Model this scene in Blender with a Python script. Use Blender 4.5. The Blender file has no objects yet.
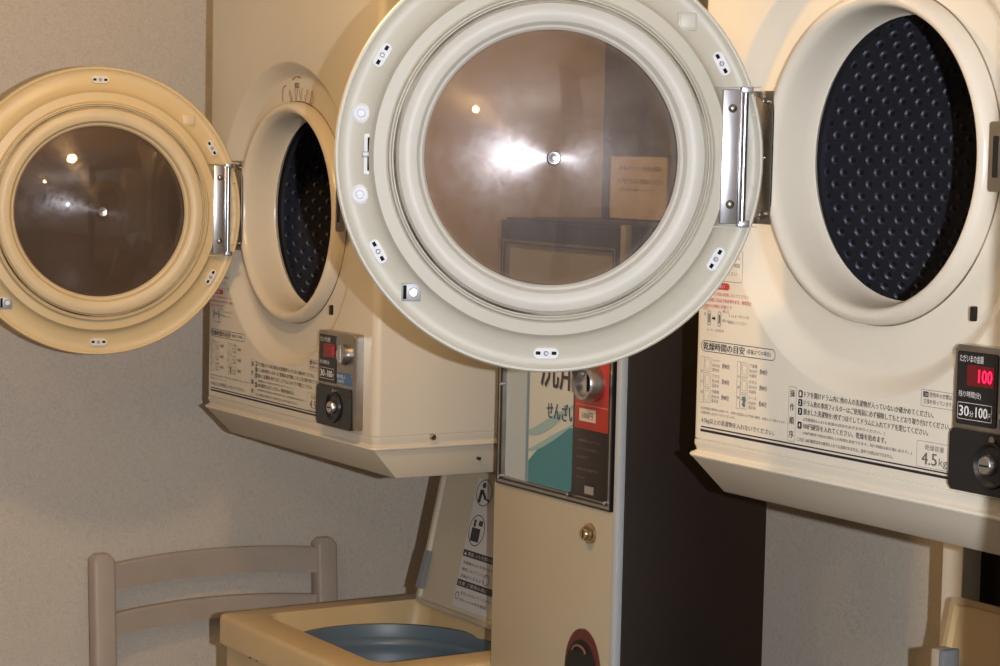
import bpy, bmesh, math, random
from mathutils import Vector, Matrix
random.seed(7)
PI = math.pi
S = bpy.context.scene
COL = S.collection

# ------------------------------------------------------------------ camera, world, light
H = 1.68                                     # eye height; floor is z = 0
F_PX, YAW, PITCH, ROLL = 2187.25, 1.013157, 0.0814637, 0.0220815
cd = Vector((-math.sin(YAW)*math.cos(PITCH), math.cos(YAW)*math.cos(PITCH), -math.sin(PITCH)))
cr = Vector((math.cos(YAW), math.sin(YAW), 0))
cu = cr.cross(cd)
r2 = math.cos(ROLL)*cr + math.sin(ROLL)*cu
u2 = -math.sin(ROLL)*cr + math.cos(ROLL)*cu
cam_data = bpy.data.cameras.new('camera')
cam_data.sensor_width = 36.0
cam_data.lens = F_PX*36.0/1000.0
cam_data.clip_start = 0.02
camera = bpy.data.objects.new('camera', cam_data)
COL.objects.link(camera)
M = Matrix((r2, u2, -cd)).transposed().to_4x4()
M.translation = Vector((0, 0, H))
camera.matrix_world = M
S.camera = camera

world = bpy.data.worlds.new('world')
S.world = world
world.use_nodes = True
world.node_tree.nodes['Background'].inputs[0].default_value = (0.9, 0.95, 1.0, 1)
world.node_tree.nodes['Background'].inputs[1].default_value = 0.02

S.view_settings.view_transform = 'Standard'
S.view_settings.look = 'None'
S.view_settings.gamma = 1.0
S.view_settings.use_curve_mapping = False
S.view_settings.exposure = 0.0

# the camera's own flash, a hand's breadth right of the lens
fl = bpy.data.lights.new('camera_flash', 'POINT')
fl.energy = 192.0
fl.color = (0.94, 0.99, 1.08)
fl.shadow_soft_size = 0.008
flash = bpy.data.objects.new('camera_flash', fl)
flash.location = Vector((0, 0, H)) + r2*0.13
COL.objects.link(flash)

LAMP_WARM = (1.0, 0.63, 0.27)
LAMP_A = (-2.62, 1.05, 2.14)                 # hanging bulb over the end of the row
LAMP_FILL = (-0.60, -0.55, 2.44)                # unseen fill bulb added behind the photographer
LAMP_A_STR, LAMP_FILL_STR = 170.0, 150.0

# ------------------------------------------------------------------ materials
def mat(name, col, rough=0.5, metal=0.0, var=0.0, vscale=6.0, bump=0.0, bscale=40.0, spec=0.5, coat=0.0, col2=None, emis=None, estr=0.0, grime=0.0):
    m = bpy.data.materials.new(name); m.use_nodes = True
    nt = m.node_tree; b = nt.nodes['Principled BSDF']
    b.inputs['Base Color'].default_value = (*col, 1)
    b.inputs['Roughness'].default_value = rough
    b.inputs['Metallic'].default_value = metal
    b.inputs['Specular IOR Level'].default_value = spec
    b.inputs['Coat Weight'].default_value = coat
    b.inputs['Coat Roughness'].default_value = 0.12
    tc = nt.nodes.new('ShaderNodeTexCoord')
    src = None
    if var > 0 or col2:
        n = nt.nodes.new('ShaderNodeTexNoise'); n.inputs['Scale'].default_value = vscale; n.inputs['Detail'].default_value = 5
        nt.links.new(tc.outputs['Object'], n.inputs['Vector'])
        r = nt.nodes.new('ShaderNodeValToRGB')
        r.color_ramp.elements[0].position = 0.35; r.color_ramp.elements[1].position = 0.65
        c2 = col2 or tuple(c*(1-var) for c in col)
        r.color_ramp.elements[0].color = (*c2, 1); r.color_ramp.elements[1].color = (*col, 1)
        nt.links.new(n.outputs['Fac'], r.inputs[0]); src = r.outputs[0]
    if grime > 0:
        n = nt.nodes.new('ShaderNodeTexNoise'); n.inputs['Scale'].default_value = 14; n.inputs['Detail'].default_value = 8; n.inputs['Roughness'].default_value = 0.75
        nt.links.new(tc.outputs['Object'], n.inputs['Vector'])
        r = nt.nodes.new('ShaderNodeMapRange'); r.inputs[1].default_value = 0.60; r.inputs[2].default_value = 0.75; r.inputs[3].default_value = 0; r.inputs[4].default_value = grime
        nt.links.new(n.outputs['Fac'], r.inputs[0])
        mx = nt.nodes.new('ShaderNodeMix'); mx.data_type = 'RGBA'
        nt.links.new(r.outputs[0], mx.inputs[0])
        if src: nt.links.new(src, mx.inputs[6])
        else: mx.inputs[6].default_value = (*col, 1)
        mx.inputs[7].default_value = (col[0]*0.62, col[1]*0.50, col[2]*0.36, 1)
        src = mx.outputs[2]
    if src: nt.links.new(src, b.inputs['Base Color'])
    if bump > 0:
        n = nt.nodes.new('ShaderNodeTexNoise'); n.inputs['Scale'].default_value = bscale; n.inputs['Detail'].default_value = 3
        nt.links.new(tc.outputs['Object'], n.inputs['Vector'])
        bp = nt.nodes.new('ShaderNodeBump'); bp.inputs['Strength'].default_value = bump; bp.inputs['Distance'].default_value = 0.002
        nt.links.new(n.outputs['Fac'], bp.inputs['Height']); nt.links.new(bp.outputs[0], b.inputs['Normal'])
    if emis:
        b.inputs['Emission Color'].default_value = (*emis, 1); b.inputs['Emission Strength'].default_value = estr
    return m

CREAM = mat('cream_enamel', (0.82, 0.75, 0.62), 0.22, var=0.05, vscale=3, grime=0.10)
FAR_CREAM = mat('dimmed_cream_enamel', (0.66, 0.585, 0.465), 0.22, var=0.05, vscale=3, grime=0.12)  # far dryer's weaker flash light is put into this darker cream
FAR_TRAY = mat('dimmed_tray_enamel', (0.56, 0.48, 0.36), 0.4, var=0.05, vscale=3, grime=0.2)  # flash falloff and slant shade both put into the far tray colour
FAR_RING = mat('dimmed_ring', (0.70, 0.60, 0.45), 0.24, var=0.04, grime=0.22)  # ring colour lowered for the same flash falloff
SHADED_TRAY = mat('shaded_cream_tray_enamel', (0.60, 0.54, 0.44), 0.4, var=0.05, vscale=3, grime=0.15)  # shade of the down-facing slant is put into a darker cream
CREAM_RING = mat('cream_ring', (0.80, 0.73, 0.61), 0.22, var=0.04, grime=0.22)
DOOR_PL = mat('door_plastic', (0.56, 0.525, 0.435), 0.40, spec=0.35, var=0.04, vscale=5, grime=0.10)
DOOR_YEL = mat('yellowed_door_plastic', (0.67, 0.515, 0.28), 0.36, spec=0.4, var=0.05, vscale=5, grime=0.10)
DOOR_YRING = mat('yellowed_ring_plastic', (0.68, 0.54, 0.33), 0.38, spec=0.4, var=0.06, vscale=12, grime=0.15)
DOOR_RING = mat('door_ring_plastic', (0.63, 0.60, 0.53), 0.42, spec=0.35, var=0.06, vscale=12, grime=0.25)
GASKET = mat('dirty_gasket', (0.48, 0.44, 0.36), 0.9, spec=0.1, col2=(0.10, 0.08, 0.06), vscale=9)
SEAM = mat('grimy_seam', (0.42, 0.34, 0.24), 0.8, spec=0.1, col2=(0.12, 0.08, 0.05), vscale=6)
CHROME = mat('chrome', (0.58, 0.57, 0.59), 0.30, metal=1.0, var=0.15, vscale=30)
CHROME_DULL = mat('dull_chrome', (0.42, 0.39, 0.35), 0.32, metal=1.0, var=0.2, vscale=30)
CLIP_W = mat('white_clip', (0.80, 0.80, 0.82), 0.6, spec=0.25)
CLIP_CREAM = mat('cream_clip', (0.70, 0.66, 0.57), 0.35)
BLACK = mat('black_plastic', (0.012, 0.011, 0.012), 0.28)
INK = mat('black_ink', (0.018, 0.016, 0.018), 0.5)
SLOTBLACK = mat('black_slot', (0.010, 0.010, 0.012), 0.8, spec=0.08)
SCREW = mat('screw_steel', (0.36, 0.36, 0.38), 0.5, metal=0.6)
INK_SOFT = mat('grey_ink', (0.16, 0.14, 0.13), 0.5)
INK_RED = mat('red_ink', (0.55, 0.055, 0.05), 0.5)
INK_GREEN = mat('green_grey_ink', (0.14, 0.22, 0.20), 0.5)
INK_WHITE = mat('white_ink', (0.80, 0.80, 0.78), 0.5)
LOGO = mat('worn_brown_print', (0.30, 0.17, 0.07), 0.5)
DARKHOLE = mat('dark_inside', (0.008, 0.007, 0.007), 0.6)
BROWN_SIDE = mat('dark_brown_panel', (0.020, 0.013, 0.010), 0.48, var=0.2, vscale=4, bump=0.1, bscale=80)
VEND_FRONT = mat('vending_cream', (0.42, 0.36, 0.255), 0.42, var=0.04)
VEND_EDGE = mat('vending_grey_edge', (0.42, 0.45, 0.47), 0.35)
TAN = mat('aged_tan_enamel', (0.62, 0.44, 0.22), 0.32, var=0.10, vscale=7, grime=0.12)
TAN_IN = mat('aged_cream_enamel', (0.50, 0.42, 0.30), 0.4, var=0.08, vscale=7)
GREYPL = mat('grey_plastic', (0.20, 0.21, 0.22), 0.45)
TUBBLUE = mat('blue_grey_tub', (0.11, 0.145, 0.17), 0.40, var=0.1, vscale=6)
WOOD = mat('pale_painted_wood', (0.50, 0.41, 0.33), 0.45, var=0.10, vscale=9)
STICK = mat('pale_sticker', (0.55, 0.51, 0.47), 0.4)
PAPER = mat('notice_paper', (0.72, 0.68, 0.60), 0.6)
RED = mat('red_panel', (0.42, 0.035, 0.022), 0.35)
TEAL = mat('teal_print', (0.05, 0.20, 0.225), 0.3)
TEALPALE = mat('pale_teal_print', (0.28, 0.40, 0.38), 0.3)
PALEPRINT = mat('pale_print', (0.55, 0.54, 0.46), 0.3)
PALEBLUE = mat('pale_blue_print', (0.40, 0.44, 0.44), 0.25)
BLUE = mat('blue_label', (0.05, 0.14, 0.30), 0.35)
BRASS = mat('brass', (0.55, 0.42, 0.25), 0.25, metal=1.0)
POST = mat('cream_post', (0.66, 0.60, 0.50), 0.35)
REDWIN = mat('red_display_window', (0.06, 0.003, 0.004), 0.15, emis=(0.9, 0.01, 0.03), estr=0.10)
REDDIG = mat('red_lit_digit', (0.5, 0.0, 0.02), 0.3, emis=(1.0, 0.01, 0.06), estr=3.0)
REDDIM = mat('dim_red_digit', (0.35, 0.02, 0.04), 0.4, emis=(1.0, 0.02, 0.05), estr=0.3)
BULB = mat('warm_bulb', (1, 0.9, 0.7), 0.4)
def bulb_mat(name, s):
    m = bpy.data.materials.new(name); m.use_nodes = True
    b = m.node_tree.nodes['Principled BSDF']; b.inputs['Base Color'].default_value = (0.8, 0.8, 0.8, 1)
    b.inputs['Emission Color'].default_value = (*LAMP_WARM, 1); b.inputs['Emission Strength'].default_value = s
    return m

def wall_mat():
    m = bpy.data.materials.new('wallpaper'); m.use_nodes = True
    nt = m.node_tree; b = nt.nodes['Principled BSDF']; b.inputs['Roughness'].default_value = 0.62
    tc = nt.nodes.new('ShaderNodeTexCoord')
    n = nt.nodes.new('ShaderNodeTexNoise'); n.inputs['Scale'].default_value = 25; n.inputs['Detail'].default_value = 3; n.inputs['Distortion'].default_value = 2.5
    nt.links.new(tc.outputs['Object'], n.inputs['Vector'])
    v = nt.nodes.new('ShaderNodeTexVoronoi'); v.inputs['Scale'].default_value = 60; v.feature = 'DISTANCE_TO_EDGE'
    ad = nt.nodes.new('ShaderNodeMixRGB'); ad.inputs[0].default_value = 0.10
    nt.links.new(tc.outputs['Object'], ad.inputs[1]); nt.links.new(n.outputs['Color'], ad.inputs[2]); nt.links.new(ad.outputs[0], v.inputs['Vector'])
    r = nt.nodes.new('ShaderNodeValToRGB'); r.color_ramp.elements[0].position = 0.02; r.color_ramp.elements[1].position = 0.22
    r.color_ramp.elements[0].color = (0.68, 0.60, 0.495, 1); r.color_ramp.elements[1].color = (0.59, 0.525, 0.435, 1)
    nt.links.new(v.outputs['Distance'], r.inputs[0]); nt.links.new(r.outputs[0], b.inputs['Base Color'])
    bp = nt.nodes.new('ShaderNodeBump'); bp.inputs['Strength'].default_value = 0.05; bp.inputs['Distance'].default_value = 0.001
    nt.links.new(v.outputs['Distance'], bp.inputs['Height']); nt.links.new(bp.outputs[0], b.inputs['Normal'])
    return m
WALL = wall_mat()
FLOOR = mat('vinyl_floor', (0.11, 0.09, 0.07), 0.4, var=0.2, vscale=5)
CEIL = mat('ceiling_board', (0.40, 0.37, 0.33), 0.8)

def glass_mat(tint, haze, s0, s1):
    # brown tinted bowl: lets light through, reflects, hazed by fine scratches and dust
    m = bpy.data.materials.new('brown_tinted_glass'); m.use_nodes = True
    nt = m.node_tree; nt.nodes.clear()
    out = nt.nodes.new('ShaderNodeOutputMaterial')
    tr = nt.nodes.new('ShaderNodeBsdfTransparent'); tr.inputs[0].default_value = (*tint, 1)
    gl = nt.nodes.new('ShaderNodeBsdfGlossy'); gl.inputs['Roughness'].default_value = 0.03
    sc = nt.nodes.new('ShaderNodeBsdfGlossy'); sc.inputs['Roughness'].default_value = 0.25; sc.inputs['Anisotropy'].default_value = 0.50; tg = nt.nodes.new('ShaderNodeTangent'); tg.direction_type = 'RADIAL'; tg.axis = 'Z'; nt.links.new(tg.outputs[0], sc.inputs['Tangent']); sc.inputs[0].default_value = (0.9, 0.88, 0.95, 1)
    df = nt.nodes.new('ShaderNodeBsdfDiffuse'); df.inputs[0].default_value = (0.62, 0.55, 0.52, 1)
    fr = nt.nodes.new('ShaderNodeFresnel'); fr.inputs[0].default_value = 1.5
    tc = nt.nodes.new('ShaderNodeTexCoord')
    n = nt.nodes.new('ShaderNodeTexNoise'); n.inputs['Scale'].default_value = 55; n.inputs['Detail'].default_value = 6; n.inputs['Roughness'].default_value = 0.7; n.inputs['Distortion'].default_value = 0.6
    nt.links.new(tc.outputs['Object'], n.inputs['Vector'])
    mr = nt.nodes.new('ShaderNodeMapRange'); mr.inputs[1].default_value = 0.35; mr.inputs[2].default_value = 0.7; mr.inputs[3].default_value = s0; mr.inputs[4].default_value = s1
    nt.links.new(n.outputs['Fac'], mr.inputs[0])
    a = nt.nodes.new('ShaderNodeMixShader'); a.inputs[0].default_value = haze
    nt.links.new(tr.outputs[0], a.inputs[1]); nt.links.new(df.outputs[0], a.inputs[2])
    b = nt.nodes.new('ShaderNodeMixShader'); nt.links.new(mr.outputs[0], b.inputs[0])
    nt.links.new(a.outputs[0], b.inputs[1]); nt.links.new(sc.outputs[0], b.inputs[2])
    c = nt.nodes.new('ShaderNodeMixShader'); nt.links.new(fr.outputs[0], c.inputs[0])
    nt.links.new(b.outputs[0], c.inputs[1]); nt.links.new(gl.outputs[0], c.inputs[2])
    nt.links.new(c.outputs[0], out.inputs[0])
    return m
GLASS = glass_mat((0.70, 0.61, 0.50), 0.055, 0.035, 0.075)
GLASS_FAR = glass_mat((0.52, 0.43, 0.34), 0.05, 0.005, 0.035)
def clear_mat():
    m = bpy.data.materials.new('clear_cover'); m.use_nodes = True
    nt = m.node_tree; nt.nodes.clear()
    out = nt.nodes.new('ShaderNodeOutputMaterial')
    tr = nt.nodes.new('ShaderNodeBsdfTransparent'); tr.inputs[0].default_value = (0.93, 0.93, 0.93, 1)
    gl = nt.nodes.new('ShaderNodeBsdfGlossy'); gl.inputs['Roughness'].default_value = 0.05
    fr = nt.nodes.new('ShaderNodeFresnel'); fr.inputs[0].default_value = 1.45
    c = nt.nodes.new('ShaderNodeMixShader'); nt.links.new(fr.outputs[0], c.inputs[0])
    nt.links.new(tr.outputs[0], c.inputs[1]); nt.links.new(gl.outputs[0], c.inputs[2]); nt.links.new(c.outputs[0], out.inputs[0])
    return m
CLEAR = clear_mat()
DRUM = mat('dark_drum_steel', (0.075, 0.075, 0.095), 0.45, metal=0.7, var=0.15, vscale=8)
DRUM_BUMP = mat('drum_dimple', (0.085, 0.085, 0.11), 0.5, metal=0.6)

# ------------------------------------------------------------------ helpers
def link(name, bm, m, parent=None, sharp=35, smooth=True):
    bmesh.ops.recalc_face_normals(bm, faces=bm.faces)
    me = bpy.data.meshes.new(name); bm.to_mesh(me); bm.free()
    ms = m if isinstance(m, (list, tuple)) else [m]
    for k in ms: me.materials.append(k)
    if smooth:
        me.polygons.foreach_set('use_smooth', [True]*len(me.polygons))
        me.set_sharp_from_angle(angle=math.radians(sharp))
    o = bpy.data.objects.new(name, me); COL.objects.link(o)
    if parent: o.parent = parent
    return o
def thing(name, label, cat, loc, rotz=0, group=None):
    o = bpy.data.objects.new(name, None); COL.objects.link(o)
    o.empty_display_size = 0.1
    o.location = loc; o.rotation_euler = (0, 0, rotz); o['label'] = label; o['category'] = cat
    if group: o['group'] = group
    return o
def box(bm, x0, x1, y0, y1, z0, z1, bev=0.0, seg=2, mi=0):
    vs = [bm.verts.new(p) for p in ((x0,y0,z0),(x1,y0,z0),(x1,y1,z0),(x0,y1,z0),(x0,y0,z1),(x1,y0,z1),(x1,y1,z1),(x0,y1,z1))]
    fs = [bm.faces.new([vs[i] for i in q]) for q in ((3,2,1,0),(4,5,6,7),(0,1,5,4),(1,2,6,5),(2,3,7,6),(3,0,4,7))]
    for f in fs: f.material_index = mi
    if bev > 0:
        es = list({e for f in fs for e in f.edges})
        bmesh.ops.bevel(bm, geom=es, offset=bev, segments=seg, affect='EDGES', profile=0.5)
    return vs
def prism(bm, pts, a, b, axis='y'):
    # closed outline pts (2d) swept from a to b on an axis; outline axes are the other two in order
    def P(p, t):
        return {'x': (t, p[0], p[1]), 'y': (p[0], t, p[1]), 'z': (p[0], p[1], t)}[axis]
    A = [bm.verts.new(P(p, a)) for p in pts]; B = [bm.verts.new(P(p, b)) for p in pts]
    n = len(pts)
    bm.faces.new(A); bm.faces.new(B[::-1])
    for i in range(n): bm.faces.new((A[i], B[i], B[(i+1) % n], A[(i+1) % n]))
def rrect(x0, x1, z0, z1, r, n=5):
    out = []
    for cx, cz, a0 in ((x1-r, z1-r, 0), (x0+r, z1-r, 90), (x0+r, z0+r, 180), (x1-r, z0+r, 270)):
        for k in range(n+1):
            a = math.radians(a0 + 90*k/n); out.append((cx+r*math.cos(a), cz+r*math.sin(a)))
    return out
def lathe(bm, prof, n=96, c=(0,0,0), axis='z', closed=False, a0=0, a1=360):
    # prof: (radius, height along axis)
    c = Vector(c); rings = []
    full = abs(a1-a0-360) < 1e-6
    for i in range(n if full else n+1):
        a = math.radians(a0 + (a1-a0)*i/n); ca, sa = math.cos(a), math.sin(a)
        row = []
        for r, h in prof:
            p = {'z': Vector((r*ca, r*sa, h)), 'y': Vector((r*ca, h, r*sa)), 'x': Vector((h, r*ca, r*sa))}[axis]
            row.append(bm.verts.new(c+p))
        rings.append(row)
    m = len(prof); k = len(rings)
    for i in range(k if full else k-1):
        A, B = rings[i], rings[(i+1) % k]
        for j in range(m if closed else m-1):
            q = (A[j], A[(j+1) % m], B[(j+1) % m], B[j])
            try: bm.faces.new(q)
            except ValueError: pass
    bmesh.ops.remove_doubles(bm, verts=[v for r in rings for v in r], dist=1e-6)
def disc_solid(bm, r, h0, h1, c, axis='z', n=24, bev=0.0):
    b = min(bev, r*0.4)
    lathe(bm, [(0, h0), (r, h0), (r, h1-b), (r-b, h1), (0, h1)], n, c, axis)
def tube(bm, pts, r, n=10):
    pts = [Vector(p) for p in pts]; rings = []
    for i, p in enumerate(pts):
        t = (pts[min(i+1, len(pts)-1)] - pts[max(i-1, 0)]).normalized()
        a = t.cross(Vector((0, 0, 1)));  a = a if a.length > 1e-3 else t.cross(Vector((1, 0, 0))); a.normalize(); b = t.cross(a)
        rings.append([bm.verts.new(p + r*(math.cos(2*PI*k/n)*a + math.sin(2*PI*k/n)*b)) for k in range(n)])
    for A, B in zip(rings, rings[1:]):
        for k in range(n): bm.faces.new((A[k], A[(k+1) % n], B[(k+1) % n], B[k]))
    bm.faces.new(rings[0][::-1]); bm.faces.new(rings[-1])
_tc = {}
def text_geo(s, res=2):
    if s in _tc: return _tc[s]
    cu_ = bpy.data.curves.new('t', 'FONT'); cu_.body = s; cu_.size = 1.0; cu_.resolution_u = res
    o = bpy.data.objects.new('t', cu_); COL.objects.link(o)
    dg = bpy.context.evaluated_depsgraph_get()
    me = bpy.data.meshes.new_from_object(o.evaluated_get(dg))
    V = [tuple(v.co) for v in me.vertices]; Fc = [tuple(p.vertices) for p in me.polygons]
    bpy.data.objects.remove(o); bpy.data.curves.remove(cu_); bpy.data.meshes.remove(me)
    _tc[s] = (V, Fc); return _tc[s]
def text(bm, s, x, z, h, w=None, y=-0.0006, fn=None, bold=0.0):
    # lettering with its lower-left at (x, z), height h, fitted to width w, lying on the plane y, facing -y
    V, Fc = text_geo(s)
    if not V: return
    xs = [v[0] for v in V]; ys = [v[1] for v in V]
    x0, x1, y0, y1 = min(xs), max(xs), min(ys), max(ys)
    sy = h/max(y1-y0, 1e-6); sx = (w/(x1-x0)) if w else sy
    for dx in ((0, bold) if bold else (0,)):
        vs = [bm.verts.new((fn or (lambda a, b: (a, y - dx*0.02, b)))(x+dx+(v[0]-x0)*sx, z+(v[1]-y0)*sy)) for v in V]
        for f in Fc:
            try: bm.faces.new([vs[i] for i in f])
            except ValueError: pass
def outline(bm, pts, t, y=-0.0006):
    # closed line of thickness t around 2d points on plane y
    n = len(pts); c = Vector((sum(p[0] for p in pts)/n, sum(p[1] for p in pts)/n))
    A = []; B = []
    for i in range(n):
        p = Vector(pts[i]); a = Vector(pts[i-1]); b = Vector(pts[(i+1) % n])
        d = (b-a).normalized(); nn = Vector((d.y, -d.x))
        A.append(bm.verts.new((p.x, y, p.y))); q = p - nn*t; B.append(bm.verts.new((q.x, y, q.y)))
    for i in range(n): bm.faces.new((A[i], A[(i+1) % n], B[(i+1) % n], B[i]))
def flat(bm, pts, y=-0.0006):
    bm.faces.new([bm.verts.new((p[0], y, p[1])) for p in pts])
def rectf(bm, x0, x1, z0, z1, y=-0.0006): flat(bm, [(x0, z0), (x1, z0), (x1, z1), (x0, z1)], y)
def struct(name, bm, m):
    o = link(name, bm, m, smooth=False); o['kind'] = 'structure'; return o

# ------------------------------------------------------------------ the room
XL, XR, YB, YF, ZC = -4.10, 3.60, 2.42, -4.20, 2.62
bm = bmesh.new(); box(bm, XL-0.1, XR+0.1, YF-0.1, YB+0.1, -0.1, 0.0); struct('floor', bm, FLOOR)
bm = bmesh.new(); box(bm, XL-0.1, XR+0.1, YF-0.1, YB+0.1, ZC, ZC+0.1); struct('ceiling', bm, CEIL)
bm = bmesh.new(); box(bm, XL-0.1, XL, YF-0.1, YB+0.1, 0, ZC); struct('wall_left', bm, WALL)
bm = bmesh.new(); box(bm, XL, XR, YB, YB+0.1, 0, ZC); struct('wall_back', bm, WALL)
bm = bmesh.new(); box(bm, XR, XR+0.1, YF-0.1, YB+0.1, 0, ZC); struct('wall_right', bm, WALL)
bm = bmesh.new(); box(bm, XL, XR, YF-0.1, YF, 0, ZC); struct('wall_front', bm, WALL)
# unseen short wing wall, added beyond the right edge to block the flash
bm = bmesh.new(); box(bm, -0.920, -0.45, 0.986, 1.086, 0, ZC); struct('wall_flash_blocker', bm, BROWN_SIDE)

def ceiling_lamp(loc, label, strength):
    t = thing('ceiling_lamp', label, 'lamp', (loc[0], loc[1], ZC))
    bm = bmesh.new(); dz = ZC-loc[2]; lathe(bm, [(0, 0), (0.05, 0), (0.05, -0.012), (0.004, -0.022), (0.004, 0.10-dz), (0.022, 0.085-dz), (0.022, 0.045-dz), (0, 0.045-dz)], 32); link('lamp_base', bm, POST, t)
    bm = bmesh.new(); bmesh.ops.create_uvsphere(bm, u_segments=24, v_segments=16, radius=0.055, matrix=Matrix.Translation((0, 0, loc[2]-ZC))); link('bulb', bm, bulb_mat('lit_bulb', strength), t)
ceiling_lamp(LAMP_A, 'warm bare bulb hanging on a cord before the far end of the dryer row', LAMP_A_STR)
ceiling_lamp(LAMP_FILL, 'unseen warm fill bulb on a cord, added behind the photographer', LAMP_FILL_STR)

# ------------------------------------------------------------------ coin dryer
W, HT, DP = 0.65, 0.82, 0.43
SX, SZ, SR = 0.3125, 0.366, 0.263            # centre and radius of the dished door seat
RX, RZ = 0.3125, 0.3696                      # centre of the drum opening
def dryer_cabinet():
    bm = bmesh.new(); rc = 0.013; N = 96
    z0, z1 = 0.0225, HT
    # front panel with round hole
    hole = []; rim = []
    x0, x1 = rc, W-rc
    angs = sorted(set([2*PI*i/N for i in range(N)] + [math.atan2(zc-SZ, xc-SX) % (2*PI) for xc in (x0, x1) for zc in (z0, z1)]))
    for a in angs:
        ca, sa = math.cos(a), math.sin(a)
        ts = []
        if ca > 1e-9: ts.append((x1-SX)/ca)
        if ca < -1e-9: ts.append((x0-SX)/ca)
        if sa > 1e-9: ts.append((z1-SZ)/sa)
        if sa < -1e-9: ts.append((z0-SZ)/sa)
        t = min(ts)
        hole.append((SX+SR*ca, 0, SZ+SR*sa)); rim.append((SX+t*ca, 0, SZ+t*sa))
    A = [bm.verts.new(p) for p in hole]; B = [bm.verts.new(p) for p in rim]; n = len(A)
    for i in range(n): bm.faces.new((A[i], B[i], B[(i+1) % n], A[(i+1) % n]))
    # dish: bevel, floor, down to the ring's foot
    prof = [(SR, 0), (0.2615, 0.0004), (0.2585, 0.0024), (0.252, 0.0090), (0.244, 0.0185), (0.2395, 0.0228), (0.236, 0.0245), (0.230, 0.0250)]
    rings = [A]
    for r, y in prof[1:] + [(0.184, 0.0240)]:
        k = (r-0.184)/(SR-0.184)              # drift the centre to that of the opening
        cx, cz = SX, SZ*k + RZ*(1-k)
        rings.append([bm.verts.new((cx+r*math.cos(a), y, cz+r*math.sin(a))) for a in angs])
    for P, Q in zip(rings, rings[1:]):
        for i in range(n): bm.faces.new((P[i], P[(i+1) % n], Q[(i+1) % n], Q[i]))
    # sides with rounded front corners, top, back
    out = [(0, DP)]
    for k in range(7):
        a = PI + (PI/2)*k/6; out.append((rc+rc*math.cos(a), rc+rc*math.sin(a)))
    out2 = [(W-p[0], p[1]) for p in out][::-1]
    for seg in (out, out2):
        L0 = [bm.verts.new((p[0], p[1], z0)) for p in seg]; L1 = [bm.verts.new((p[0], p[1], z1)) for p in seg]
        for i in range(len(seg)-1): bm.faces.new((L0[i], L0[i+1], L1[i+1], L1[i]))
    full = out + out2
    for z in (z1,): bm.faces.new([bm.verts.new((p[0], p[1], z)) for p in full])
    bm.faces.new([bm.verts.new(p) for p in ((0, DP, z0), (W, DP, z0), (W, DP, z1), (0, DP, z1))])
    # lower lip band: a fine groove, then a soft bulge to the lip
    zs = [(0.0225, 0.0), (0.0222, 0.0016), (0.0208, 0.0016), (0.0203, -0.0004), (0.0150, -0.0006), (0.0100, 0.0012), (0.0070, 0.0016), (0.0050, -0.0010), (0.0036, -0.0036), (0.0010, -0.0048), (-0.0012, -0.0036), (-0.0022, 0.0), (-0.0022, 0.012)]
    rows = []
    for z, e in zs:
        rows.append([bm.verts.new((p[0] + (-1 if j < len(out) else 1)*(-e)*(1 if p[1] > rc*0.999 or True else 0), p[1] + (e if p[1] < rc*1.001 else 0), z)) for j, p in enumerate(full)])
    for P, Q in zip(rows, rows[1:]):
        for i in range(len(P)-1): bm.faces.new((P[i], P[i+1], Q[i+1], Q[i]))
    bmesh.ops.remove_doubles(bm, verts=bm.verts, dist=1e-6)
    return bm
def dryer_tray():
    bm = bmesh.new()
    z0, z1 = -0.0494, -0.0005
    lo = [(0.0136, 0.044), (W-0.004, 0.044), (W-0.004, DP-0.005), (0.0136, DP-0.005)]
    hi = [(0.0, -0.0010), (W, -0.0010), (W, DP-0.005), (0.0, DP-0.005)]
    A = [bm.verts.new((x, y, z0)) for x, y in lo]; B = [bm.verts.new((x, y, z1)) for x, y in hi]
    bm.faces.new(A[::-1]); bm.faces.new(B)
    for i in range(4): bm.faces.new((A[i], A[(i+1) % 4], B[(i+1) % 4], B[i]))
    bmesh.ops.bevel(bm, geom=bm.edges[:], offset=0.0025, segments=2, affect='EDGES', profile=0.5)
    return bm
def dryer_ring():
    bm = bmesh.new()
    prof = [(0.1865, 0.0255), (0.1905, 0.0245), (0.1903, 0.0160), (0.1890, 0.0080), (0.1860, 0.0028), (0.1815, 0.0003), (0.1780, 0.0003), (0.1745, 0.0030),
            (0.1715, 0.0080), (0.1700, 0.0150), (0.1690, 0.0280), (0.1675, 0.0480), (0.1655, 0.062), (0.1640, 0.065), (0.168, 0.071), (0.182, 0.071), (0.1875, 0.04)]
    lathe(bm, prof, 112, (RX-0.002, 0, RZ+0.003), 'y', closed=True)
    return bm
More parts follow.
